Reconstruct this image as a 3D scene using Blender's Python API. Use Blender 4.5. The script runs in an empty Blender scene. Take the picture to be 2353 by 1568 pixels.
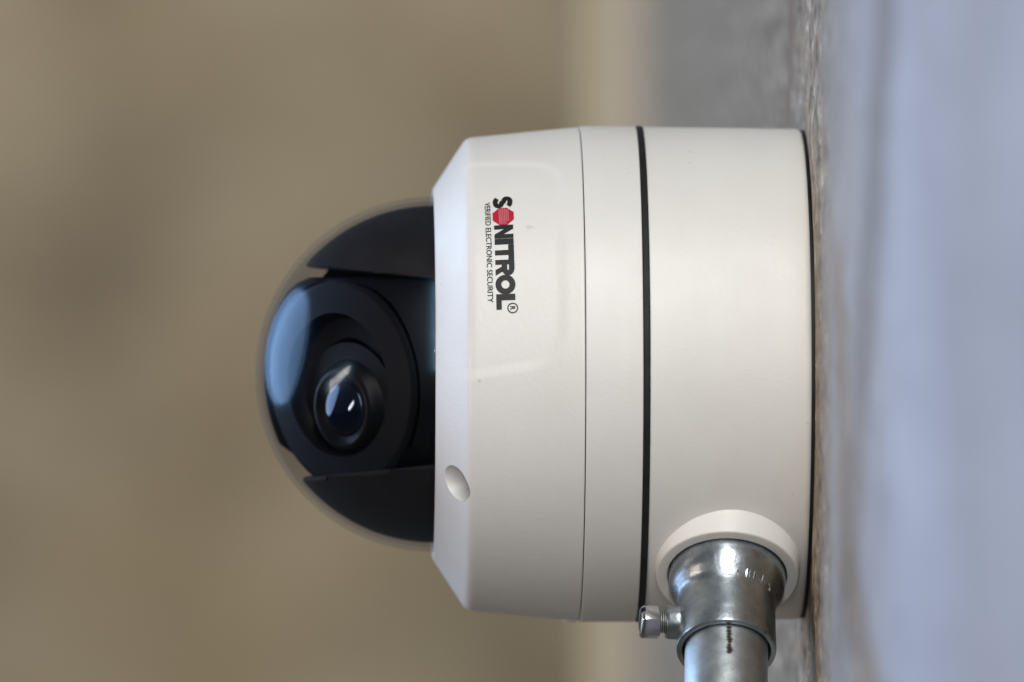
import bpy, bmesh, math, random
import numpy as np
from mathutils import Vector, Matrix

# ------------------------------------------------------------------ constants
P = 1.25e-4                      # metres per measuring unit
TH = 0.0227                      # the wall turns this far from the line of sight
D = 3.2                          # camera to camera-housing axis
H = 2.4                          # height of the housing axis above the ground
scene = bpy.context.scene
COL = scene.collection

# ------------------------------------------------------------------ camera
cam = bpy.data.cameras.new("camera")
cam.sensor_width = 36.0
cam.lens = 36.0 * (D / P) / 2353.0
cam.clip_start = 0.05
cam.clip_end = 200
cam.dof.use_dof = True
cam.dof.focus_distance = D - 0.066
cam.dof.aperture_fstop = 7.8
camo = bpy.data.objects.new("camera", cam)
COL.objects.link(camo)
camo.location = (-669 * P, -D, H + 76 * P)
camo.rotation_euler = (math.radians(90), 0, 0)
scene.camera = camo

# ------------------------------------------------------------------ world, lamps, exposure
w = bpy.data.worlds.new("World")
scene.world = w
w.use_nodes = True
bg = w.node_tree.nodes["Background"]
bg.inputs[0].default_value = (0.72, 0.86, 1.0, 1)
bg.inputs[1].default_value = 0.07
scene.view_settings.view_transform = 'Standard'
scene.view_settings.look = 'None'
scene.view_settings.exposure = 0
scene.view_settings.gamma = 1


def lamp(name, loc, target, sx, sy, watts, col, roll=None):
    l = bpy.data.lights.new(name, 'AREA')
    l.shape = 'ELLIPSE' if name == 'doorway_daylight' else 'RECTANGLE'
    l.size, l.size_y = sx, sy
    l.energy = watts
    l.color = col
    o = bpy.data.objects.new(name, l)
    COL.objects.link(o)
    o.location = loc
    d = Vector(target) - Vector(loc)
    o.rotation_euler = d.to_track_quat('-Z', 'Y').to_euler()
    if roll is not None:                       # long side (local X) along a given direction
        z = -d.normalized()
        x = (Vector(roll) - z * Vector(roll).dot(z)).normalized()
        y = z.cross(x)
        o.rotation_euler = Matrix((x, y, z)).transposed().to_euler()
    return o


C0 = Vector((0, 0, H))
lamp("ceiling_tube", (0.030, -2.45, H + 2.35), C0, 2.3, 0.05, 68, (1.0, 0.99, 0.95), roll=(0, 0.6, 1))
lamp("far_ceiling_tube", (0.0, -4.0, H + 1.05), C0, 1.8, 0.06, 41, (1.0, 0.99, 0.945), roll=(0, 0.3, 1))
lamp("doorway_daylight", (-2.7, 1.45, H + 0.50), C0 + Vector((0, 0.2, 0.15)), 2.6, 2.1, 76, (0.50, 0.70, 1.0), roll=(0, 1, 0))
ta, tb = C0 + Vector((-3.24, -2.3, 0.36)), C0 + Vector((-3.8, -1.0, -0.62))
for off in (-0.055, 0.055):
    mid = C0 + ((ta + tb) / 2 - C0) * 0.7 + Vector((0, -0.3, 0.9)).normalized() * off
    lamp("tube_lamp", mid, C0, 0.95, 0.026, 9.5, (1.0, 0.80, 0.66), roll=tb - ta)
lamp("back_wall_fill", (-1.6, 3.6, H + 3.0), (-1.0, 7.6, H - 0.4), 1.6, 1.6, 185, (1.0, 0.95, 0.88))  # added out-of-view fill that brightens the back wall, no known fixture

# ------------------------------------------------------------------ helpers


def nodes_of(name):
    m = bpy.data.materials.new(name)
    m.use_nodes = True
    nt = m.node_tree
    b = nt.nodes["Principled BSDF"]
    return m, nt, b


def N(nt, kind, **kw):
    n = nt.nodes.new(kind)
    for k, v in kw.items():
        setattr(n, k, v)
    return n


def ramp(nt, fac, stops):
    r = N(nt, 'ShaderNodeValToRGB')
    el = r.color_ramp.elements
    while len(el) < len(stops):
        el.new(0.5)
    for e, (p, c) in zip(el, stops):
        e.position = p
        e.color = (*c, 1) if len(c) == 3 else c
    nt.links.new(fac, r.inputs[0])
    return r.outputs[0]


def noise(nt, scale, detail=4, rough=0.6, vec=None, stretch=None):
    tc = N(nt, 'ShaderNodeTexCoord')
    src = tc.outputs['Object'] if vec is None else vec
    if stretch:
        mp = N(nt, 'ShaderNodeMapping')
        mp.inputs['Scale'].default_value = stretch
        nt.links.new(src, mp.inputs[0])
        src = mp.outputs[0]
    n = N(nt, 'ShaderNodeTexNoise')
    n.inputs['Scale'].default_value = scale
    n.inputs['Detail'].default_value = detail
    n.inputs['Roughness'].default_value = rough
    nt.links.new(src, n.inputs['Vector'])
    return n.outputs['Fac']


def bump(nt, b, fac, strength, dist):
    bp = N(nt, 'ShaderNodeBump')
    bp.inputs['Strength'].default_value = strength
    bp.inputs['Distance'].default_value = dist
    nt.links.new(fac, bp.inputs['Height'])
    nt.links.new(bp.outputs[0], b.inputs['Normal'])
    return bp


def mixc(nt, fac, a, bcol):
    m = N(nt, 'ShaderNodeMix', data_type='RGBA')
    for sock, v in ((m.inputs[0], fac), (m.inputs[6], a), (m.inputs[7], bcol)):
        if isinstance(v, (int, float)):
            sock.default_value = v
        elif isinstance(v, tuple):
            sock.default_value = (*v, 1)
        else:
            nt.links.new(v, sock)
    return m.outputs[2]


def math_(nt, op, a, b=None, c=None):
    m = N(nt, 'ShaderNodeMath', operation=op)
    for i, v in enumerate((a, b, c)):
        if v is None:
            continue
        if isinstance(v, (int, float)):
            m.inputs[i].default_value = v
        else:
            nt.links.new(v, m.inputs[i])
    return m.outputs[0]


def blob(nt, centre, radius):
    """1 inside a soft spot of the object's own space, 0 outside."""
    tc = N(nt, 'ShaderNodeTexCoord')
    v = N(nt, 'ShaderNodeVectorMath', operation='DISTANCE')
    nt.links.new(tc.outputs['Object'], v.inputs[0])
    v.inputs[1].default_value = centre
    mr = N(nt, 'ShaderNodeMapRange', interpolation_type='SMOOTHSTEP')
    mr.inputs['From Min'].default_value = radius
    mr.inputs['From Max'].default_value = radius * 0.3
    nt.links.new(v.outputs['Value'], mr.inputs[0])
    return mr.outputs[0]


def obj(name, me, mat, parent=None, sharp=35, smooth=True):
    me.materials.append(mat)
    if smooth:
        me.polygons.foreach_set('use_smooth', [True] * len(me.polygons))
        me.set_sharp_from_angle(angle=math.radians(sharp))
    o = bpy.data.objects.new(name, me)
    COL.objects.link(o)
    if parent:
        o.parent = parent
    return o


def thing(name, label, cat, loc, rotz=0, group=None):
    o = bpy.data.objects.new(name, None)
    COL.objects.link(o)
    o.empty_display_size = 0.05
    o.location = loc
    o.rotation_euler = (0, 0, rotz)
    o['label'] = label
    o['category'] = cat
    if group:
        o['group'] = group
    return o


def rounded(pts, closed=True, n=5):
    """pts: (x, r, fillet) -> list of (x, r) with each corner rounded."""
    out = []
    m = len(pts)
    for i, (x, y, f) in enumerate(pts):
        if f <= 0 or (not closed and i in (0, m - 1)):
            out.append((x, y))
            continue
        p = Vector((x, y))
        a = Vector(pts[i - 1][:2]) - p
        c = Vector(pts[(i + 1) % m][:2]) - p
        f2 = min(f, a.length * 0.45, c.length * 0.45)
        s, e = p + a.normalized() * f2, p + c.normalized() * f2
        for k in range(n + 1):
            t = k / n
            q = s * (1 - t) ** 2 + p * 2 * t * (1 - t) + e * t * t
            out.append((q.x, q.y))
    return out


def refine(pts, step, closed=True):
    out = []
    m = len(pts)
    for i in range(m if closed else m - 1):
        a, b = Vector(pts[i]), Vector(pts[(i + 1) % m])
        k = max(1, int((b - a).length / step))
        for j in range(k):
            q = a.lerp(b, j / k)
            out.append((q.x, q.y))
    if not closed:
        out.append(pts[-1])
    return out


def lathe(profile, segs=128, closed=True, angles=None, rfun=None, scale=P, axis=None):
    """Revolve (x, r) about local x.  Angle 0 faces the viewer (-y), +90 deg is up."""
    A = np.linspace(0, 2 * math.pi, segs, endpoint=False) if angles is None else np.asarray(angles)
    pr = np.asarray(profile, float)
    n, k = len(pr), len(A)
    X = np.repeat(pr[:, 0][:, None], k, 1)
    R = np.repeat(pr[:, 1][:, None], k, 1)
    if rfun is not None:
        R = R + rfun(X, R, np.repeat(A[None, :], n, 0))
    V = np.stack([X, -R * np.cos(A), R * np.sin(A)], -1).reshape(-1, 3) * scale
    verts = V.tolist()
    faces = []
    for i in range(n if closed else n - 1):
        i2 = (i + 1) % n
        for j in range(k):
            j2 = (j + 1) % k
            faces.append((i * k + j, i2 * k + j, i2 * k + j2, i * k + j2))
    me = bpy.data.meshes.new('m')
    me.from_pydata(verts, [], faces)
    bm = bmesh.new()
    bm.from_mesh(me)
    bmesh.ops.remove_doubles(bm, verts=bm.verts, dist=1e-8)
    bmesh.ops.recalc_face_normals(bm, faces=bm.faces)
    bm.to_mesh(me)
    bm.free()
    if axis is not None:
        me.transform(axis)
    return me


def box(x0, x1, y0, y1, z0, z1, bev=0.0):
    bm = bmesh.new()
    bmesh.ops.create_cube(bm, size=1)
    for v in bm.verts:
        v.co = Vector(((x0 + x1) / 2 + v.co.x * (x1 - x0), (y0 + y1) / 2 + v.co.y * (y1 - y0), (z0 + z1) / 2 + v.co.z * (z1 - z0)))
    if bev:
        bmesh.ops.bevel(bm, geom=bm.edges[:], offset=bev, segments=3, affect='EDGES', profile=0.5)
    me = bpy.data.meshes.new('m')
    bm.to_mesh(me)
    bm.free()
    return me


def frame(ax, origin):
    """Matrix whose local x runs along ax, put at origin."""
    x = Vector(ax).normalized()
    up = Vector((0, -1, 0)) if abs(x.y) < 0.9 else Vector((0, 0, 1))
    z = x.cross(up).normalized()
    y = z.cross(x)
    m = Matrix((x, y, z)).transposed().to_4x4()
    m.translation = Vector(origin)
    return m


# ------------------------------------------------------------------ materials
def powder_coat(name, marks=()):
    m, nt, b = nodes_of(name)
    n1 = noise(nt, 26, 5, 0.6)
    col = ramp(nt, n1, [(0.3, (0.735, 0.730, 0.712)), (0.7, (0.772, 0.768, 0.752))])
    run = ramp(nt, noise(nt, 1.0, 5, 0.6, stretch=(110, 60, 9)), [(0.45, (0, 0, 0)), (0.75, (0.07, 0.07, 0.07))])
    col = mixc(nt, run, col, (0.60, 0.585, 0.55))
    vo = N(nt, 'ShaderNodeTexVoronoi')
    vo.inputs['Scale'].default_value = 190
    tcv = N(nt, 'ShaderNodeTexCoord')
    nt.links.new(tcv.outputs['Object'], vo.inputs['Vector'])
    spk = ramp(nt, vo.outputs['Distance'], [(0.05, (1, 1, 1)), (0.12, (0, 0, 0))])
    rare = ramp(nt, noise(nt, 55, 2, 0.5), [(0.60, (0, 0, 0)), (0.66, (0.35, 0.35, 0.35))])
    col = mixc(nt, math_(nt, 'MULTIPLY', spk, rare), col, (0.30, 0.28, 0.24))
    dirt = ramp(nt, noise(nt, 9, 7, 0.7), [(0.50, (0, 0, 0)), (0.80, (0.22, 0.22, 0.22))])
    col = mixc(nt, dirt, col, (0.52, 0.49, 0.43))
    for c, r, shade in marks:
        f = blob(nt, c, r)
        col = mixc(nt, math_(nt, 'MULTIPLY', f, shade), col, (0.13, 0.13, 0.12))
    nt.links.new(col, b.inputs['Base Color'])
    r2 = noise(nt, 60, 4, 0.6)
    rr = math_(nt, 'MULTIPLY_ADD', r2, 0.16, 0.34)
    nt.links.new(rr, b.inputs['Roughness'])
    b.inputs['Specular IOR Level'].default_value = 0.5
    bump(nt, b, noise(nt, 750, 2, 0.5), 0.19, 0.0003)
    return m


M = {}
M['rubber'], nt, b = nodes_of('black_rubber')
nt.links.new(ramp(nt, noise(nt, 120, 4), [(0.3, (0.006, 0.006, 0.007)), (0.75, (0.017, 0.018, 0.019))]), b.inputs['Base Color'])
b.inputs['Roughness'].default_value = 0.6
b.inputs['Specular IOR Level'].default_value = 0.3

# smoked clear plastic: a thin clear shell with a Schlick reflection, the same from every side
m, nt, b = nodes_of('smoked_dome')
nt.nodes.remove(b)
out = nt.nodes['Material Output']
tr = N(nt, 'ShaderNodeBsdfTransparent')
tr.inputs[0].default_value = (0.91, 0.90, 0.91, 1)
gl = N(nt, 'ShaderNodeBsdfGlossy')
gl.inputs['Roughness'].default_value = 0.17
gl.inputs['Color'].default_value = (0.34, 0.66, 1.0, 1)
lw = N(nt, 'ShaderNodeLayerWeight')
lw.inputs[0].default_value = 0.5
f5 = math_(nt, 'POWER', lw.outputs['Facing'], 3.0)
fac = math_(nt, 'MULTIPLY_ADD', f5, 0.20, 0.0095)
mx = N(nt, 'ShaderNodeMixShader')
nt.links.new(fac, mx.inputs[0])
nt.links.new(tr.outputs[0], mx.inputs[1])
g2 = N(nt, 'ShaderNodeBsdfGlossy')
g2.inputs['Roughness'].default_value = 0.035
g2.inputs['Color'].default_value = (0.90, 0.94, 1.0, 1)
gm = N(nt, 'ShaderNodeMixShader')
gm.inputs[0].default_value = 0.45
nt.links.new(gl.outputs[0], gm.inputs[1])
nt.links.new(g2.outputs[0], gm.inputs[2])
nt.links.new(gm.outputs[0], mx.inputs[2])
nt.links.new(mx.outputs[0], out.inputs[0])
M['dome'] = m


def plastic(name, col, rough, spec=0.5, var=0.25):
    m, nt, b = nodes_of(name)
    lo = tuple(c * (1 - var) for c in col)
    hi = tuple(c * (1 + var) for c in col)
    nt.links.new(ramp(nt, noise(nt, 70, 4), [(0.3, lo), (0.7, hi)]), b.inputs['Base Color'])
    b.inputs['Roughness'].default_value = rough
    b.inputs['Specular IOR Level'].default_value = spec
    return m


M['liner'] = plastic('matte_liner', (0.018, 0.018, 0.020), 0.7, 0.12)
M['turret'] = plastic('black_turret', (0.004, 0.005, 0.007), 0.48, 0.09)
M['pit'] = plastic('matte_black', (0.004, 0.004, 0.005), 0.5, 0.3)
M['barrel'] = plastic('gloss_black', (0.004, 0.005, 0.007), 0.40, 0.12)
M['lens'], nt, b = nodes_of('coated_lens')
b.inputs['Base Color'].default_value = (0.004, 0.006, 0.014, 1)
b.inputs['Roughness'].default_value = 0.04
b.inputs['Specular IOR Level'].default_value = 0.8
b.inputs['Specular Tint'].default_value = (0.55, 0.75, 1.0, 1)
M['ink'] = plastic('black_ink', (0.012, 0.013, 0.014), 0.5, 0.3)
M['red_ink'] = plastic('red_ink', (0.45, 0.012, 0.035), 0.5, 0.3, 0.1)
M['pale_ink'] = plastic('pale_red_ink', (0.62, 0.17, 0.21), 0.5, 0.3, 0.1)


def zinc(name, lo, hi, rough, bumps, stain=None):
    m, nt, b = nodes_of(name)
    b.inputs['Metallic'].default_value = 1.0
    col = ramp(nt, noise(nt, 160, 6, 0.65), [(0.3, lo), (0.72, hi)])
    spots = ramp(nt, noise(nt, 420, 3, 0.5), [(0.66, (0, 0, 0)), (0.74, (1, 1, 1))])
    col = mixc(nt, math_(nt, 'MULTIPLY', spots, 0.45), col, (0.12, 0.12, 0.12))
    rr = math_(nt, 'MULTIPLY_ADD', noise(nt, 210, 4), 0.22, rough)
    met = 1.0
    if stain:
        f = None
        for c, r in stain:
            g = blob(nt, c, r)
            f = g if f is None else math_(nt, 'MAXIMUM', f, g)
        col = mixc(nt, f, col, (0.022, 0.012, 0.008))
        nt.links.new(math_(nt, 'SUBTRACT', 1.0, f), b.inputs['Metallic'])
        rr = math_(nt, 'MAXIMUM', rr, math_(nt, 'MULTIPLY', f, 0.8))
    nt.links.new(col, b.inputs['Base Color'])
    nt.links.new(rr, b.inputs['Roughness'])
    bump(nt, b, noise(nt, 380, 5, 0.6), bumps, 0.0004)
    return m


M['diecast'] = zinc('diecast_zinc', (0.36, 0.41, 0.45), (0.58, 0.64, 0.69), 0.20, 0.25)
M['bolt'] = zinc('bright_zinc', (0.48, 0.49, 0.50), (0.62, 0.62, 0.62), 0.12, 0.06)

# ------------------------------------------------------------------ setting: back wall and ground far behind
m, nt, b = nodes_of('tan_plaster')
n1 = noise(nt, 5.5, 6, 0.7)
n2 = noise(nt, 6.0, 5, 0.65)
c1 = ramp(nt, n1, [(0.36, (0.20, 0.165, 0.115)), (0.50, (0.325, 0.278, 0.20)), (0.64, (0.45, 0.39, 0.295))])
c2 = mixc(nt, ramp(nt, n2, [(0.48, (0, 0, 0)), (0.70, (0.6, 0.6, 0.6))]), c1, (0.30, 0.23, 0.13))
nt.links.new(c2, b.inputs['Base Color'])
b.inputs['Roughness'].default_value = 0.85
bump(nt, b, n2, 0.4, 0.02)
M['tan'] = m
bw = obj('back_wall', box(-9, 5, 7.6, 7.9, 0, 6.5), M['tan'], smooth=False)
bw['kind'] = 'structure'

m, nt, b = nodes_of('packed_earth')
nt.links.new(ramp(nt, noise(nt, 2.2, 6), [(0.3, (0.10, 0.088, 0.07)), (0.7, (0.17, 0.15, 0.12))]), b.inputs['Base Color'])
b.inputs['Roughness'].default_value = 0.9
bump(nt, b, noise(nt, 18, 6), 0.6, 0.02)
g = obj('ground', box(-14, 6, -10, 12, -0.4, 0.0), m, smooth=False)
g['kind'] = 'structure'

# ------------------------------------------------------------------ the mounting wall
wall = thing('board_wall', 'rough weathered grey board wall that the security camera is fixed to', 'wall', (0, 0, 0), TH)
rng = np.random.default_rng(7)


def vnoise(y, z, cy, cz, seed):
    r = np.random.default_rng(seed)
    L = r.random((257, 257))
    a, c = y / cy + 1000, z / cz + 1000
    i, j = np.floor(a).astype(int), np.floor(c).astype(int)
    fa, fc = a - i, c - j
    fa, fc = fa * fa * (3 - 2 * fa), fc * fc * (3 - 2 * fc)
    i0, i1, j0, j1 = i % 257, (i + 1) % 257, j % 257, (j + 1) % 257
    return (L[i0, j0] * (1 - fa) + L[i1, j0] * fa) * (1 - fc) + (L[i0, j1] * (1 - fa) + L[i1, j1] * fa) * fc - 0.5


ys = np.concatenate([np.arange(-2.2, -0.25, 0.012), np.arange(-0.25, 0.20, 0.0025), np.arange(0.20, 1.281, 0.012)])
zs = np.concatenate([np.arange(0, H - 0.13, 0.03), np.arange(H - 0.13, H + 0.13, 0.0009), np.arange(H + 0.13, 3.6, 0.03)])
YY, ZZ = np.meshgrid(ys, zs, indexing='ij')
dx = 0.0007 * vnoise(YY, ZZ, 0.085, 0.05, 1) + 0.0009 * vnoise(YY, ZZ, 0.030, 0.020, 2) \
    + 0.0010 * vnoise(YY, ZZ, 0.013, 0.0095, 3) + 0.0006 * vnoise(YY, ZZ, 0.006, 0.0045, 4)
rad = np.hypot(YY, ZZ - H)
dx *= np.clip((rad - 0.071) / 0.012, 0.0, 1.0)
dx = np.where(rad < 0.075, np.minimum(dx, 0), dx)
XX = -dx
V = np.stack([XX, YY, ZZ], -1).reshape(-1, 3)
ny, nz = len(ys), len(zs)
idx = np.arange(ny * nz).reshape(ny, nz)
F = np.stack([idx[:-1, :-1], idx[:-1, 1:], idx[1:, 1:], idx[1:, :-1]], -1).reshape(-1, 4)
back = np.array([[0.03, ys[0], zs[0]], [0.03, ys[0], zs[-1]], [0.03, ys[-1], zs[-1]], [0.03, ys[-1], zs[0]]])
nb = len(V)
me = bpy.data.meshes.new('panel')
faces = F.tolist()
rims = [idx[0, :].tolist(), idx[:, -1].tolist(), idx[-1, ::-1].tolist(), idx[::-1, 0].tolist()]
for k, rim in enumerate(rims):
    faces.append([nb + (k + 1) % 4, nb + k] + rim)
faces.append([nb, nb + 1, nb + 2, nb + 3])
me.from_pydata(np.concatenate([V, back]).tolist(), [], faces)

m, nt, b = nodes_of('weathered_board')
tc = N(nt, 'ShaderNodeTexCoord')
sx = N(nt, 'ShaderNodeSeparateXYZ')
nt.links.new(tc.outputs['Object'], sx.inputs[0])
n1 = noise(nt, 1.0, 6, 0.65, stretch=(60, 62, 120))
n2 = noise(nt, 1.0, 5, 0.6, stretch=(6, 5, 14))
n3 = noise(nt, 1.0, 4, 0.6, stretch=(100, 110, 200))
col = ramp(nt, n1, [(0.34, (0.08, 0.060, 0.040)), (0.45, (0.26, 0.20, 0.140)), (0.57, (0.39, 0.315, 0.235)), (0.68, (0.74, 0.68, 0.60))])
pits = ramp(nt, n3, [(0.34, (1, 1, 1)), (0.44, (0, 0, 0))])
col = mixc(nt, math_(nt, 'MULTIPLY', pits, 0.85), col, (0.09, 0.075, 0.06))
# the nearer part of the wall blends to a paler, bluer colour
yv = math_(nt, 'MULTIPLY_ADD', n2, 0.16, sx.outputs['Y'])


def band(lo, hi):
    r = N(nt, 'ShaderNodeMapRange', interpolation_type='SMOOTHSTEP')
    r.inputs['From Min'].default_value = lo
    r.inputs['From Max'].default_value = hi
    nt.links.new(yv, r.inputs[0])
    return r.outputs[0]


grey = ramp(nt, n2, [(0.35, (0.33, 0.30, 0.28)), (0.65, (0.45, 0.42, 0.40))])
col = mixc(nt, band(-0.02, -0.11), col, grey)
n4 = noise(nt, 1.0, 5, 0.65, stretch=(3, 3.2, 1.6))
near_tone = ramp(nt, n2, [(0.35, (0.485, 0.51, 0.60)), (0.65, (0.63, 0.665, 0.78))])
old = ramp(nt, n4, [(0.46, (0, 0, 0)), (0.68, (0.75, 0.75, 0.75))])
near_tone = mixc(nt, old, near_tone, (0.40, 0.365, 0.34))
col = mixc(nt, band(-0.06, -0.40), col, near_tone)


def streak(y0, z0, y1, z1, width):
    """a soft stain along the line (y0,z0)-(y1,z1) on the wall"""
    t = math_(nt, 'DIVIDE', math_(nt, 'SUBTRACT', sx.outputs['Z'], H + z0), z1 - z0)
    t = math_(nt, 'MINIMUM', math_(nt, 'MAXIMUM', t, -0.0), 1.0)
    ends = N(nt, 'ShaderNodeMapRange', interpolation_type='SMOOTHSTEP')
    ends.inputs['From Min'].default_value = abs(z1 - z0) * 0.5 + 0.016
    ends.inputs['From Max'].default_value = abs(z1 - z0) * 0.5 - 0.010
    nt.links.new(math_(nt, 'ABSOLUTE', math_(nt, 'SUBTRACT', sx.outputs['Z'], H + (z0 + z1) / 2)), ends.inputs[0])
    inside = ends.outputs[0]
    yc = math_(nt, 'MULTIPLY_ADD', t, y1 - y0, y0)
    d = math_(nt, 'ABSOLUTE', math_(nt, 'SUBTRACT', math_(nt, 'MULTIPLY_ADD', n2, 0.05, sx.outputs['Y']), math_(nt, 'ADD', yc, 0.025)))
    r = N(nt, 'ShaderNodeMapRange', interpolation_type='SMOOTHSTEP')
    r.inputs['From Min'].default_value = width
    r.inputs['From Max'].default_value = width * 0.3
    nt.links.new(d, r.inputs[0])
    return math_(nt, 'MULTIPLY', r.outputs[0], inside)


for (a, z0, c, z1, wd, cc, s) in (
        (-0.47, 0.14, -0.31, 0.0, 0.075, (0.19, 0.15, 0.125), 0.55),
        (-0.31, 0.0, -0.22, -0.075, 0.065, (0.20, 0.15, 0.115), 0.55),
        (-0.20, 0.03, -0.25, -0.052, 0.05, (0.26, 0.165, 0.08), 0.6),
        (-0.25, -0.052, -0.34, -0.08, 0.085, (0.27, 0.18, 0.10), 0.65),
        (-0.34, -0.08, -0.30, -0.13, 0.095, (0.36, 0.25, 0.13), 0.65),
        (0.060, 0.14, 0.105, 0.04, 0.030, (0.20, 0.13, 0.085), 0.85),
        (0.012, 0.050, 0.020, 0.036, 0.012, (0.10, 0.055, 0.035), 0.8)):
    f = streak(a, z0, c, z1, wd)
    col = mixc(nt, math_(nt, 'MULTIPLY', f, s), col, cc)
nt.links.new(col, b.inputs['Base Color'])
b.inputs['Roughness'].default_value = 0.55
b.inputs['Specular IOR Level'].default_value = 0.35
bump(nt, b, n3, 0.5, 0.0008)
M['board'] = m
obj('panel', me, m, wall, sharp=80)


def paint_mat(name, lo, hi):
    m, nt, b = nodes_of(name)
    nt.links.new(ramp(nt, noise(nt, 7, 5), [(0.3, lo), (0.7, hi)]), b.inputs['Base Color'])
    b.inputs['Roughness'].default_value = 0.5
    bump(nt, b, noise(nt, 60, 4), 0.3, 0.002)
    return m


cream = paint_mat('cream_paint', (0.42, 0.35, 0.275), (0.50, 0.42, 0.335))
yellow = paint_mat('yellowed_paint', (0.46, 0.36, 0.20), (0.55, 0.44, 0.26))
o = obj('corner_trim', box(-0.011, 0.03, 1.282, 1.37, 0.0, 3.6, 0.002), cream, wall)
o = obj('door_jamb', box(-0.0205, 0.03, 1.372, 1.46, 0.0, 3.6, 0.002), yellow, wall)

# ------------------------------------------------------------------ the dome camera
root = thing('dome_camera', 'white dome security camera with smoked bubble mounted sideways on grey board wall', 'security camera', (0, 0, H), TH)

# --- base
white = powder_coat('white_powder_coat')
prof = rounded([(-5.5, 480, 0), (-5.5, 563, 16), (-371, 568, 3), (-371, 480, 0)])
prof = refine(prof, 40)
base = obj('mounting_base', lathe(prof, 256), white, root)
obj('backplate_gasket', lathe([(-8, 470), (-8, 560), (0, 560), (0, 470)], 192), M['rubber'], root)
gp = rounded([(-386, 480, 0), (-386, 570, 3), (-371, 570, 3), (-371, 480, 0)])
obj('rubber_gasket', lathe(gp, 256), M['rubber'], root)
rp = rounded([(-515.0, 500, 0), (-515.0, 569, 3), (-386.5, 569, 3), (-386.5, 480, 0), (-440, 480, 0)])
obj('housing_ring', lathe(refine(rp, 40), 256), white, root)
obj('seam_liner', lathe([(-519, 500), (-519, 561), (-511, 561), (-511, 500)], 192), M['pit'], root)

# --- conduit hub on the base
PH = math.radians(40)
dirb = Vector((-0.035, -math.sin(PH), -math.cos(PH))).normalized()
hubx = -170
hm = frame(dirb, (hubx * P, 0, 0))
hp = rounded([(440, 200, 0), (500, 181, 12), (545, 168, 10), (597, 161, 5), (597, 136, 3), (440, 133, 0)])
obj('conduit_hub', lathe(hp, 128, axis=hm), white, base)

# --- front cover with a shallow label panel and screw holes
COVER = [(-517, 567), (-770, 543)]


def r_cover(x):
    t = (x - COVER[0][0]) / (COVER[1][0] - COVER[0][0])
    return COVER[0][1] + t * (COVER[1][1] - COVER[0][1])


A0, DEPTH = math.radians(31), 2.8


def panel_depth(x, a):
    """0..1: inside the recessed label panel (x along the axis, a the angle above the viewer)."""
    a = (a + math.pi) % (2 * math.pi) - math.pi
    u = np.abs(a - A0) * 552
    half = 298 + (x + 770) * -0.16
    v = x - (-567)                                    # >0 is beyond the right edge
    cr = 75.0
    qx, qy = v + cr, u - half + cr
    d = np.where((qx > 0) & (qy > 0), np.hypot(np.maximum(qx, 0), np.maximum(qy, 0)) - cr, np.maximum(qx, qy) - cr)
    t = np.clip(0.5 - d / 30.0, 0, 1)
    return t * t * (3 - 2 * t)


def cover_fun(X, R, A):
    on = (R > 535) & (X > -769) & (X < -517)
    fade = np.clip((-X - 517) / 20, 0, 1)
    return np.where(on | ((R > 520) & (X <= -769)), -DEPTH * panel_depth(np.maximum(X, -768), A) * fade * np.clip((R - 515) / 25, 0, 1), 0.0)


cp = rounded([(-517, 500, 0), (-517, 567, 4), (-775, 542, 14), (-852, 424, 5), (-850, 412, 2), (-790, 412, 0), (-770, 470, 0), (-690, 470, 0), (-660, 510, 0)])
cp = refine(cp, 5)
ang = np.concatenate([np.linspace(math.radians(-8), math.radians(72), 400, endpoint=False),
                      np.linspace(math.radians(72), math.radians(352), 300, endpoint=False)])
cme = lathe(cp, angles=ang, rfun=cover_fun)
tmp = bpy.data.objects.new('tmp', cme)
COL.objects.link(tmp)
cut = []
for k in range(2):
    a = math.radians(-29.5 + 180 * k)
    pos = Vector((-802, -498 * math.cos(a), 498 * math.sin(a))) * P
    bm = bmesh.new()
    bmesh.ops.create_cone(bm, cap_ends=True, segments=48, radius1=41 * P, radius2=41 * P, depth=130 * P)
    hmesh = bpy.data.meshes.new('c')
    bm.to_mesh(hmesh)
    bm.free()
    hmesh.transform(Matrix.Rotation(math.radians(90), 4, 'Y'))
    hmesh.transform(Matrix.Translation(pos + Vector((-8 * P, 0, 0))))
    c = bpy.data.objects.new('cut', hmesh)
    COL.objects.link(c)
    cut.append(c)
    md = tmp.modifiers.new('b', 'BOOLEAN')
    md.operation = 'DIFFERENCE'
    md.object = c
    md.solver = 'EXACT'
dg = bpy.context.evaluated_depsgraph_get()
new = bpy.data.meshes.new_from_object(tmp.evaluated_get(dg))
for o in cut + [tmp]:
    bpy.data.objects.remove(o)
new.materials.clear()


def on_cover(x, a, lift):
    d = float(panel_depth(np.array([x]), np.array([a]))[0])
    r = r_cover(x) - DEPTH * d + lift
    return Vector((x, -r * math.cos(a), r * math.sin(a))) * P


def ang_of(y):
    """angle on the cover seen at measured height y"""
    a = math.asin((860 - y) / 556)
    return a


mk1 = on_cover(1215 - 11 - 1845, ang_of(525), 0)
mk2 = Vector((-785, -500 * math.cos(0.83), 500 * math.sin(0.83))) * P
coat2 = powder_coat('white_powder_coat_cover', [(tuple(mk1), 9 * P, 0.20), (tuple(mk1 + Vector((8 * P, 0, 0))), 6 * P, 0.12), (tuple(mk2), 6 * P, 0.5)])
cover = obj('front_cover', new, coat2, root, sharp=30)
# small lip at the underside of the cover
tab = box(-552 * P, -521 * P, -16 * P, 16 * P, -570 * P, -556 * P, 4 * P)
obj('latch_tab', tab, white, cover)

# --- lettering
RL = 548.0


def u_of(y):
    return -RL * ang_of(y)                     # reading direction runs downwards


U0, U1 = u_of(451), u_of(711)


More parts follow.
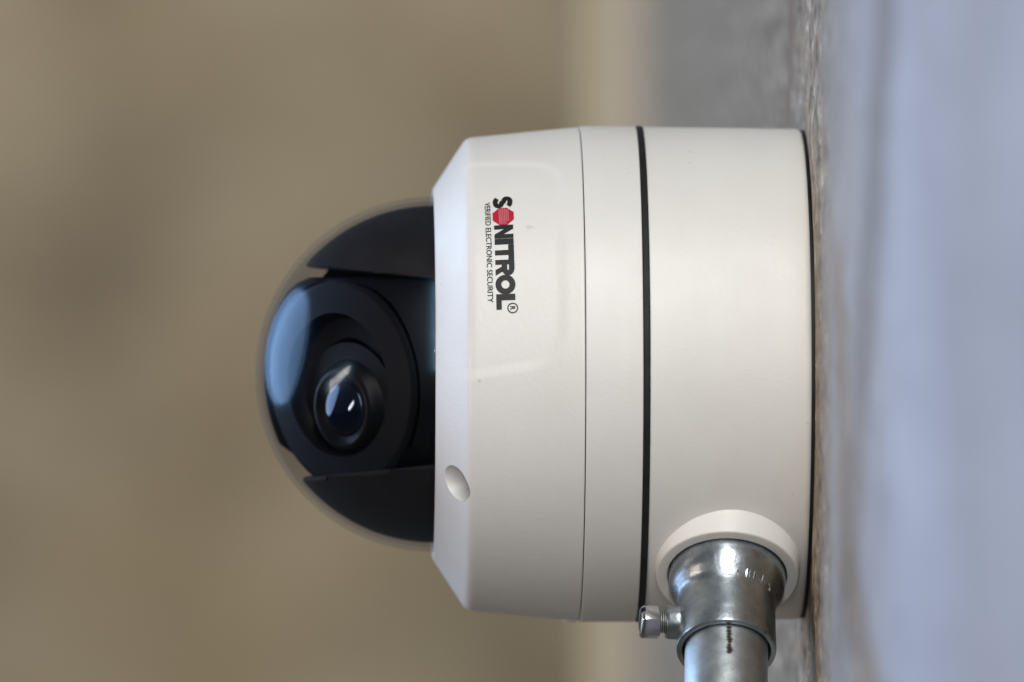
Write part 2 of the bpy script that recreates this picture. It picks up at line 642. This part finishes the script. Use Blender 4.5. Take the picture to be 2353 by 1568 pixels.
def wrap(u, wv, lift):
    t = (u - U0) / (U1 - U0)
    x = (1124.0 + 5.0 * t) + wv - 1845
    return on_cover(x, -u / RL, lift)


def print_mesh(polys, lift):
    bm = bmesh.new()
    for poly in polys:
        vs = [bm.verts.new((p[0], p[1], 0)) for p in poly]
        bm.faces.new(vs)
    lo = min(v.co.x for v in bm.verts)
    hi = max(v.co.x for v in bm.verts)
    k = lo + 4
    while k < hi:
        bmesh.ops.bisect_plane(bm, geom=bm.verts[:] + bm.edges[:] + bm.faces[:], plane_co=(k, 0, 0), plane_no=(1, 0, 0))
        k += 4
    for v in bm.verts:
        v.co = wrap(v.co.x, v.co.y, lift)
    bmesh.ops.recalc_face_normals(bm, faces=bm.faces)
    me = bpy.data.meshes.new('print')
    bm.to_mesh(me)
    bm.free()
    return me


def ribbon(pts, width, closed=False):
    n = len(pts)
    L, R = [], []
    for i in range(n):
        a = Vector(pts[i - 1] if (closed or i > 0) else pts[0])
        c = Vector(pts[(i + 1) % n] if (closed or i < n - 1) else pts[-1])
        d = (c - a).normalized()
        nrm = Vector((-d.y, d.x)) * width / 2
        p = Vector(pts[i])
        L.append(p + nrm)
        R.append(p - nrm)
    return [[L[i], R[i], R[(i + 1) % n], L[(i + 1) % n]] for i in range(n if closed else n - 1)]


def rect(x0, x1, y0, y1):
    return [(x0, y0), (x1, y0), (x1, y1), (x0, y1)]


HT = 43.0
letters = []
# S
a, c = U0, u_of(477.5)
wS = c - a
pts = []
st = 0.27 * HT
for k in range(15):
    t = math.radians(20 + k * 250 / 14)
    pts.append((a + wS / 2 + (wS / 2 - st / 2) * math.cos(t), HT * 0.72 + (HT * 0.28 - st / 2 + 1) * math.sin(t)))
for k in range(15):
    t = math.radians(90 - k * 250 / 14)
    pts.append((a + wS / 2 + (wS / 2 - st / 2) * math.cos(t), HT * 0.28 + (HT * 0.28 - st / 2 + 1) * math.sin(t)))
letters += [('S', ribbon(pts, st))]
# N
a, c = u_of(517), u_of(547.6)
s = (c - a) * 0.31
letters += [('N', [rect(a, a + s, 0, HT), rect(c - s, c, 0, HT), [(a + s, HT), (a + s, HT * 0.52), (c - s, 0), (c - s, HT * 0.48)]])]
# I
a, c = u_of(548.6), u_of(561.6)
letters += [('I', [rect(a, c, 0, HT)])]
# T
a, c = u_of(562.2), u_of(596.6)
mT, hs = (u_of(574.7) + u_of(586)) / 2, (u_of(586) - u_of(574.7)) / 2
letters += [('T', [rect(a, c, HT * 0.70, HT), rect(mT - hs, mT + hs, 0, HT * 0.70)])]
# R
a, c = u_of(597), u_of(633)
s = (c - a) * 0.30
wd = HT * 0.29
bowl = [(a + s, HT - wd / 2)] + [(a + (c - a) * 0.55 + (c - a) * 0.29 * math.cos(t), HT * 0.665 + (HT * 0.335 - wd / 2) * math.sin(t)) for t in np.linspace(math.pi / 2, -math.pi / 2, 13)] + [(a + s, HT * 0.33 + wd / 2)]
letters += [('R', [rect(a, a + s, 0, HT)] + ribbon(bowl, wd) + [[(a + (c - a) * 0.42, HT * 0.36), (a + (c - a) * 0.72, HT * 0.40), (c, 0), (c - (c - a) * 0.36, 0)]])]
# O
a, c = u_of(631.5), u_of(676)
wd = HT * 0.31
oo = [((a + c) / 2 + ((c - a) / 2 - wd / 2) * math.cos(t), HT / 2 + (HT / 2 + 1 - wd / 2) * math.sin(t)) for t in np.linspace(0, 2 * math.pi, 40, endpoint=False)]
letters += [('O', ribbon(oo, wd, True))]
# L
a, c = u_of(675.5), u_of(711)
s = (c - a) * 0.40
letters += [('L', [rect(a, a + s, 0, HT), rect(a + s, c, 0, HT * 0.28)])]
for k, (nm, polys) in enumerate(letters):
    obj('letter', print_mesh(polys, 0.7 + 0.06 * k), M['ink'], cover, smooth=False)
# the red octagon that stands for the first O
a, c = u_of(477.2), u_of(516.6)
mid, hu, hv = (a + c) / 2, (c - a) / 2, HT / 2 + 2.5
oc = [(mid + hu * p, HT / 2 + hv * q) for p, q in ((-1, -0.36), (-0.42, -1), (0.42, -1), (1, -0.36), (1, 0.36), (0.42, 1), (-0.42, 1), (-1, 0.36))]
emblem = obj('octagon_emblem', print_mesh([oc], 0.65), M['red_ink'], cover, smooth=False)
st = []
for k in range(6):
    y = HT * (0.27 + 0.092 * k)
    st.append(rect(a + 1.5 + abs(k - 2.5) * 1.5, c - 6 - k * 1.0, y, y + HT * 0.05))
st.append(rect(mid - hu * 0.05, c - 1.5, HT * 0.30, HT * 0.34))
st.append(rect(c - 6, c - 3.5, HT * 0.35, HT * 0.66))
obj('emblem_stripes', print_mesh(st, 1.1), M['pale_ink'], cover, smooth=False)


def text_polys(txt, bold=0.0):
    cu = bpy.data.curves.new('t', 'FONT')
    cu.body = txt
    cu.offset = bold
    cu.resolution_u = 3
    o = bpy.data.objects.new('t', cu)
    COL.objects.link(o)
    d = bpy.context.evaluated_depsgraph_get()
    me = bpy.data.meshes.new_from_object(o.evaluated_get(d))
    bpy.data.objects.remove(o)
    P2 = [(v.co.x, v.co.y) for v in me.vertices]
    fs = [[P2[i] for i in p.vertices] for p in me.polygons]
    xs = [p[0] for p in P2]
    yv = [p[1] for p in P2]
    return fs, min(xs), max(xs), min(yv), max(yv)


fs, x0, x1, y0, y1 = text_polys("VERIFIED ELECTRONIC SECURITY", 0.012)
a, c = u_of(462.5), u_of(694)
tag = [[(a + (p[0] - x0) / (x1 - x0) * (c - a), -19.5 + (p[1] - y0) / (y1 - y0) * 12.8) for p in f] for f in fs]
obj('tagline', print_mesh(tag, 0.7), M['ink'], cover, smooth=False)
fs, x0, x1, y0, y1 = text_polys("R", 0.03)
a, c = u_of(695), u_of(720.5)
mu, mv, rr = (a + c) / 2, 36.5, 11.0
rg = [(mu + rr * math.cos(t), mv + rr * math.sin(t)) for t in np.linspace(0, 2 * math.pi, 32, endpoint=False)]
reg = ribbon(rg, 2.6, True) + [[(mu - 4.2 + (p[0] - x0) / (x1 - x0) * 9, mv - 5.6 + (p[1] - y0) / (y1 - y0) * 11.2) for p in f] for f in fs]
obj('registered_mark', print_mesh(reg, 0.7), M['ink'], cover, smooth=False)

# --- bubble
DC = -850                                      # centre of the bubble along the axis
RO, RI = 408, 397
outer = [(DC - RO * math.sin(t), RO * math.cos(t)) for t in np.linspace(0, math.pi / 2, 49)]
inner = [(DC - RI * math.sin(t), RI * math.cos(t)) for t in np.linspace(math.pi / 2, 0, 49)]
obj('dome_bubble', lathe([(DC + 30, RO)] + outer + inner + [(DC + 30, RI)], 160), M['dome'], root, sharp=60)

# --- liner: two lobes with a slot between
ball = Vector((DC * P, 0, 0))


def lobes(r, z0, sgn):
    nrm = Vector((0.11, 0, sgn)).normalized()
    co = Vector((-260 * P, 0, sgn * z0 * P))
    bm = bmesh.new()
    bmesh.ops.create_uvsphere(bm, u_segments=96, v_segments=64, radius=r * P)
    bmesh.ops.bisect_plane(bm, geom=bm.verts[:] + bm.edges[:] + bm.faces[:], plane_co=co, plane_no=nrm, clear_inner=True)
    ed = [e for e in bm.edges if e.is_boundary]
    bmesh.ops.holes_fill(bm, edges=ed)
    be = [e for e in bm.edges if all(abs((v.co - co).dot(nrm)) < 1e-7 for v in e.verts)]
    bmesh.ops.bevel(bm, geom=be, offset=14 * P, segments=4, affect='EDGES', profile=0.5)
    bmesh.ops.recalc_face_normals(bm, faces=bm.faces)
    bmesh.ops.translate(bm, verts=bm.verts, vec=ball)
    me = bpy.data.meshes.new('lobe')
    bm.to_mesh(me)
    bm.free()
    return me


obj('liner_lobe', lobes(387, 243, 1), M['liner'], root)
obj('liner_lobe', lobes(387, 232, -1), M['liner'], root)
core = lathe([(340 * math.sin(t), max(0.01, 340 * math.cos(t))) for t in np.linspace(-math.pi / 2, math.pi / 2, 33)], 64, closed=False)
core.transform(Matrix.Translation(ball))
bm = bmesh.new()
bm.from_mesh(core)
bmesh.ops.bisect_plane(bm, geom=bm.verts[:] + bm.edges[:] + bm.faces[:], plane_co=ball + Vector((-math.sin(math.radians(47)), -math.cos(math.radians(47)), -0.08)) * 150 * P, plane_no=(-math.sin(math.radians(47)), -math.cos(math.radians(47)), -0.08), clear_outer=True)
bm.to_mesh(core)
bm.free()
obj('turret_socket', core, M['pit'], root)
obj('inner_plate', lathe([(DC + 34, 0.01), (DC + 34, 410), (DC + 60, 410), (DC + 60, 0.01)], 96), M['pit'], root)

# --- turret with its lens
al = math.radians(47)
nv = Vector((-math.sin(al), -math.cos(al), -0.08)).normalized()
zz = [(-222, 0.01), (-222, 285), (-210, 312), (-190, 334)] + [(z, math.sqrt(388 ** 2 - z * z)) for z in np.linspace(-160, 160, 33)] + [(188, 316), (205, 272), (214, 225), (214, 0.01)]
tm = lathe([(z, r) for z, r in zz], 160, closed=False)
tm.transform(Matrix.Rotation(math.radians(90), 4, 'Y'))
bm = bmesh.new()
bm.from_mesh(tm)
bmesh.ops.bisect_plane(bm, geom=bm.verts[:] + bm.edges[:] + bm.faces[:], plane_co=nv * 290 * P, plane_no=nv, clear_outer=True)
bmesh.ops.recalc_face_normals(bm, faces=bm.faces)
bmesh.ops.translate(bm, verts=bm.verts, vec=ball)
bm.to_mesh(tm)
bm.free()
turret = obj('camera_turret', tm, M['turret'], root, sharp=50)
fm = frame(nv, ball)
# convex face plate: local x along the lens direction
up_l = fm.to_3x3().inverted() @ Vector((0, 0, 1))
face = []
for r in np.linspace(242, 165, 10):
    face.append((290 + 24 * (1 - (r / 246) ** 2) + (0 if r < 239 else -6), r))
face += [(275, 160), (262, 150), (258, 105)]
lo = Matrix.Translation(Vector((0, 0, -38 * P)))
pl = lathe([(275, 240)] + face + [(250, 100)], 128, closed=False, axis=fm)
obj('face_ring', pl, M['turret'], turret, sharp=40)
bar = [(250, 150), (257, 150), (259, 112), (270, 104), (282, 97), (289, 90), (290, 83), (284, 76), (279, 64), (275, 62)]
lm = fm.copy()
lm.translation = ball + Vector((0, 0, -56 * P)) + nv * 4 * P
obj('lens_barrel', lathe(bar, 96, closed=False, axis=lm), M['barrel'], turret, sharp=40)
gls = [(276 + 20 * math.cos(t) ** 1.0, 0.01 + 64 * math.sin(t)) for t in np.linspace(0, math.pi / 2, 16)]
obj('lens', lathe(gls, 64, closed=False, axis=lm), M['lens'], turret, sharp=60)

# ------------------------------------------------------------------ conduit connector
conn = thing('conduit_connector', 'silver die cast set screw conduit connector screwed into the white hub', 'conduit fitting',
             (0, 0, H), TH)
END = 597
cprof = [(-60, 100), (-60, 128), (-12, 132), (0, 132), (24, 131.5), (40, 128.5), (54, 122.5), (66, 115.5), (76, 111.2), (90, 109.6), (150, 110.8), (208, 113), (214, 112), (216, 108), (216, 101), (213, 98.5), (120, 98)]
body = obj('connector_body', lathe([(END + a, r) for a, r in cprof], 128, axis=hm), M['diecast'], conn, sharp=40)
# set screw to the left
sc = hm @ Vector(((END + 135) * P, 0, 0))
sm = frame((-1, -0.10, 0.02), sc)
bp = [(85, 60), (104, 42), (112, 39), (134, 38), (140, 34), (140, 20)]
obj('screw_boss', lathe(bp, 48, closed=False, axis=sm), M['diecast'], conn, sharp=40)
tp = [(132, 22)]
for k in range(4):
    tp += [(139 + k * 5, 22), (141 + k * 5, 26), (142.5 + k * 5, 26)]
tp += [(162, 22)]
screw = obj('set_screw', lathe(tp, 40, closed=False, axis=sm), M['bolt'], conn, sharp=25)
bm = bmesh.new()
hexv = []
for x, r in ((154, 37), (156, 40), (191, 40), (197, 35)):
    hexv.append([bm.verts.new((x * P, r * P * math.cos(math.radians(60 * k + 12)), r * P * math.sin(math.radians(60 * k + 12)))) for k in range(6)])
for i in range(3):
    for k in range(6):
        bm.faces.new((hexv[i][k], hexv[i][(k + 1) % 6], hexv[i + 1][(k + 1) % 6], hexv[i + 1][k]))
bm.faces.new(hexv[0])
bm.faces.new(hexv[3])
bmesh.ops.recalc_face_normals(bm, faces=bm.faces)
bmesh.ops.bevel(bm, geom=bm.edges[:], offset=2.2 * P, segments=2, affect='EDGES', profile=0.5)
hx = bpy.data.meshes.new('hex')
bm.to_mesh(hx)
bm.free()
t2 = bpy.data.objects.new('t', hx)
COL.objects.link(t2)
sl = bpy.data.objects.new('s', box(187 * P, 203 * P, -60 * P, 60 * P, -6 * P, 6 * P))
COL.objects.link(sl)
sl.rotation_euler = (math.radians(55), 0, 0)
md = t2.modifiers.new('b', 'BOOLEAN')
md.operation = 'DIFFERENCE'
md.object = sl
md.solver = 'EXACT'
dg = bpy.context.evaluated_depsgraph_get()
hx2 = bpy.data.meshes.new_from_object(t2.evaluated_get(dg))
bpy.data.objects.remove(t2)
bpy.data.objects.remove(sl)
hx2.materials.clear()
hx2.transform(sm)
obj('screw_head', hx2, M['bolt'], screw, sharp=35)
# raised casting letters on the body
fs, x0, x1, y0, y1 = text_polys("CHINA", 0.0)
bm = bmesh.new()
for f in fs:
    try:
        bm.faces.new([bm.verts.new((p[0], p[1], 0)) for p in f])
    except ValueError:
        pass
bmesh.ops.remove_doubles(bm, verts=bm.verts, dist=1e-5)
ext = bmesh.ops.extrude_face_region(bm, geom=bm.faces[:])
topv = {v for v in ext['geom'] if isinstance(v, bmesh.types.BMVert)}
inv = hm.inverted()
for v in bm.verts:
    s = (v.co.x - x0) / (x1 - x0) * 135 - 15          # arc length to the right of the nearest line
    ax = 62 - (v.co.y - y0) / (y1 - y0) * 22 + 22
    rr = 113.2 + (1.0 if v in topv else -4)
    r_here = np.interp(ax, [c[0] for c in cprof[1:12]], [c[1] for c in cprof[1:12]])
    rr = r_here + (1.0 if v in topv else -4)
    th = s / 112.0
    # near side of the body faces the viewer and up
    nearv = Vector((0, -math.cos(PH), math.sin(PH)))
    rightv = nearv.cross(dirb).normalized()
    v.co = (Vector((hubx, 0, 0)) + dirb * (END + ax) + (nearv * math.cos(th) + rightv * math.sin(th)) * rr) * P
bmesh.ops.recalc_face_normals(bm, faces=bm.faces)
me = bpy.data.meshes.new('emb')
bm.to_mesh(me)
bm.free()
obj('raised_lettering', me, M['diecast'], body, smooth=False)

# ------------------------------------------------------------------ conduit pipe: out of the connector, then down to the ground
pp = []
s0 = Vector((hubx * P, 0, 0)) + dirb * (END + 125) * P
s1 = s0 + dirb * 0.16
pp += [s0.lerp(s1, k / 8) for k in range(9)]
d = dirb.copy()
p = s1.copy()
for k in range(14):
    ang_ = PH * (1 - (k + 1) / 14)
    d = Vector((0, -math.sin(ang_), -math.cos(ang_)))
    p = p + d * 0.011
    pp.append(p.copy())
while p.z > -H + 0.12:
    p = p + Vector((0, 0, -0.12))
    pp.append(p.copy())
pp.append(Vector((p.x, p.y, -H)))
bm = bmesh.new()
rings = []
for i, q in enumerate(pp):
    dd = (pp[min(i + 1, len(pp) - 1)] - pp[max(i - 1, 0)]).normalized()
    xx = Vector((1, 0, 0))
    yy = dd.cross(xx).normalized()
    rings.append([bm.verts.new(q + (xx * math.cos(t) + yy * math.sin(t)) * 94 * P) for t in np.linspace(0, 2 * math.pi, 64, endpoint=False)])
for i in range(len(rings) - 1):
    for k in range(64):
        bm.faces.new((rings[i][k], rings[i][(k + 1) % 64], rings[i + 1][(k + 1) % 64], rings[i + 1][k]))
bm.faces.new(rings[0])
bm.faces.new(rings[-1])
bmesh.ops.recalc_face_normals(bm, faces=bm.faces)
me = bpy.data.meshes.new('pipe')
bm.to_mesh(me)
bm.free()
nearv = Vector((0, -math.cos(PH), math.sin(PH)))
stn = []
for a_, off, r in ((222,3,6),(232, 3, 6), (240, 4, 6), (248, 3, 5.5), (256, 5, 7), (263, 5, 5), (272, 4, 5), (280, 4, 6.5), (286, 6, 7), (291, 4, 6)):
    c_ = (Vector((hubx + off, 0, 0)) + dirb * (END + a_) + nearv * 94) * P
    stn.append((tuple(c_), r * 1.6 * P))
galv = zinc('galvanised_steel', (0.44, 0.48, 0.51), (0.60, 0.65, 0.68), 0.32, 0.20, stn)
pipe = obj('conduit_pipe', me, galv, None, sharp=60)
pipe.location = (0, 0, H)
pipe.rotation_euler = (0, 0, TH)
pipe['label'] = 'grey galvanised steel conduit pipe running down out of the connector'
pipe['category'] = 'pipe'

scene.cycles.max_bounces = 10
scene.cycles.transparent_max_bounces = 16
scene.cycles.use_denoising = True
scene.cycles.denoiser = 'OPENIMAGEDENOISE'
scene.cycles.denoising_input_passes = 'RGB_ALBEDO_NORMAL'
scene.cycles.sample_clamp_indirect = 1.2
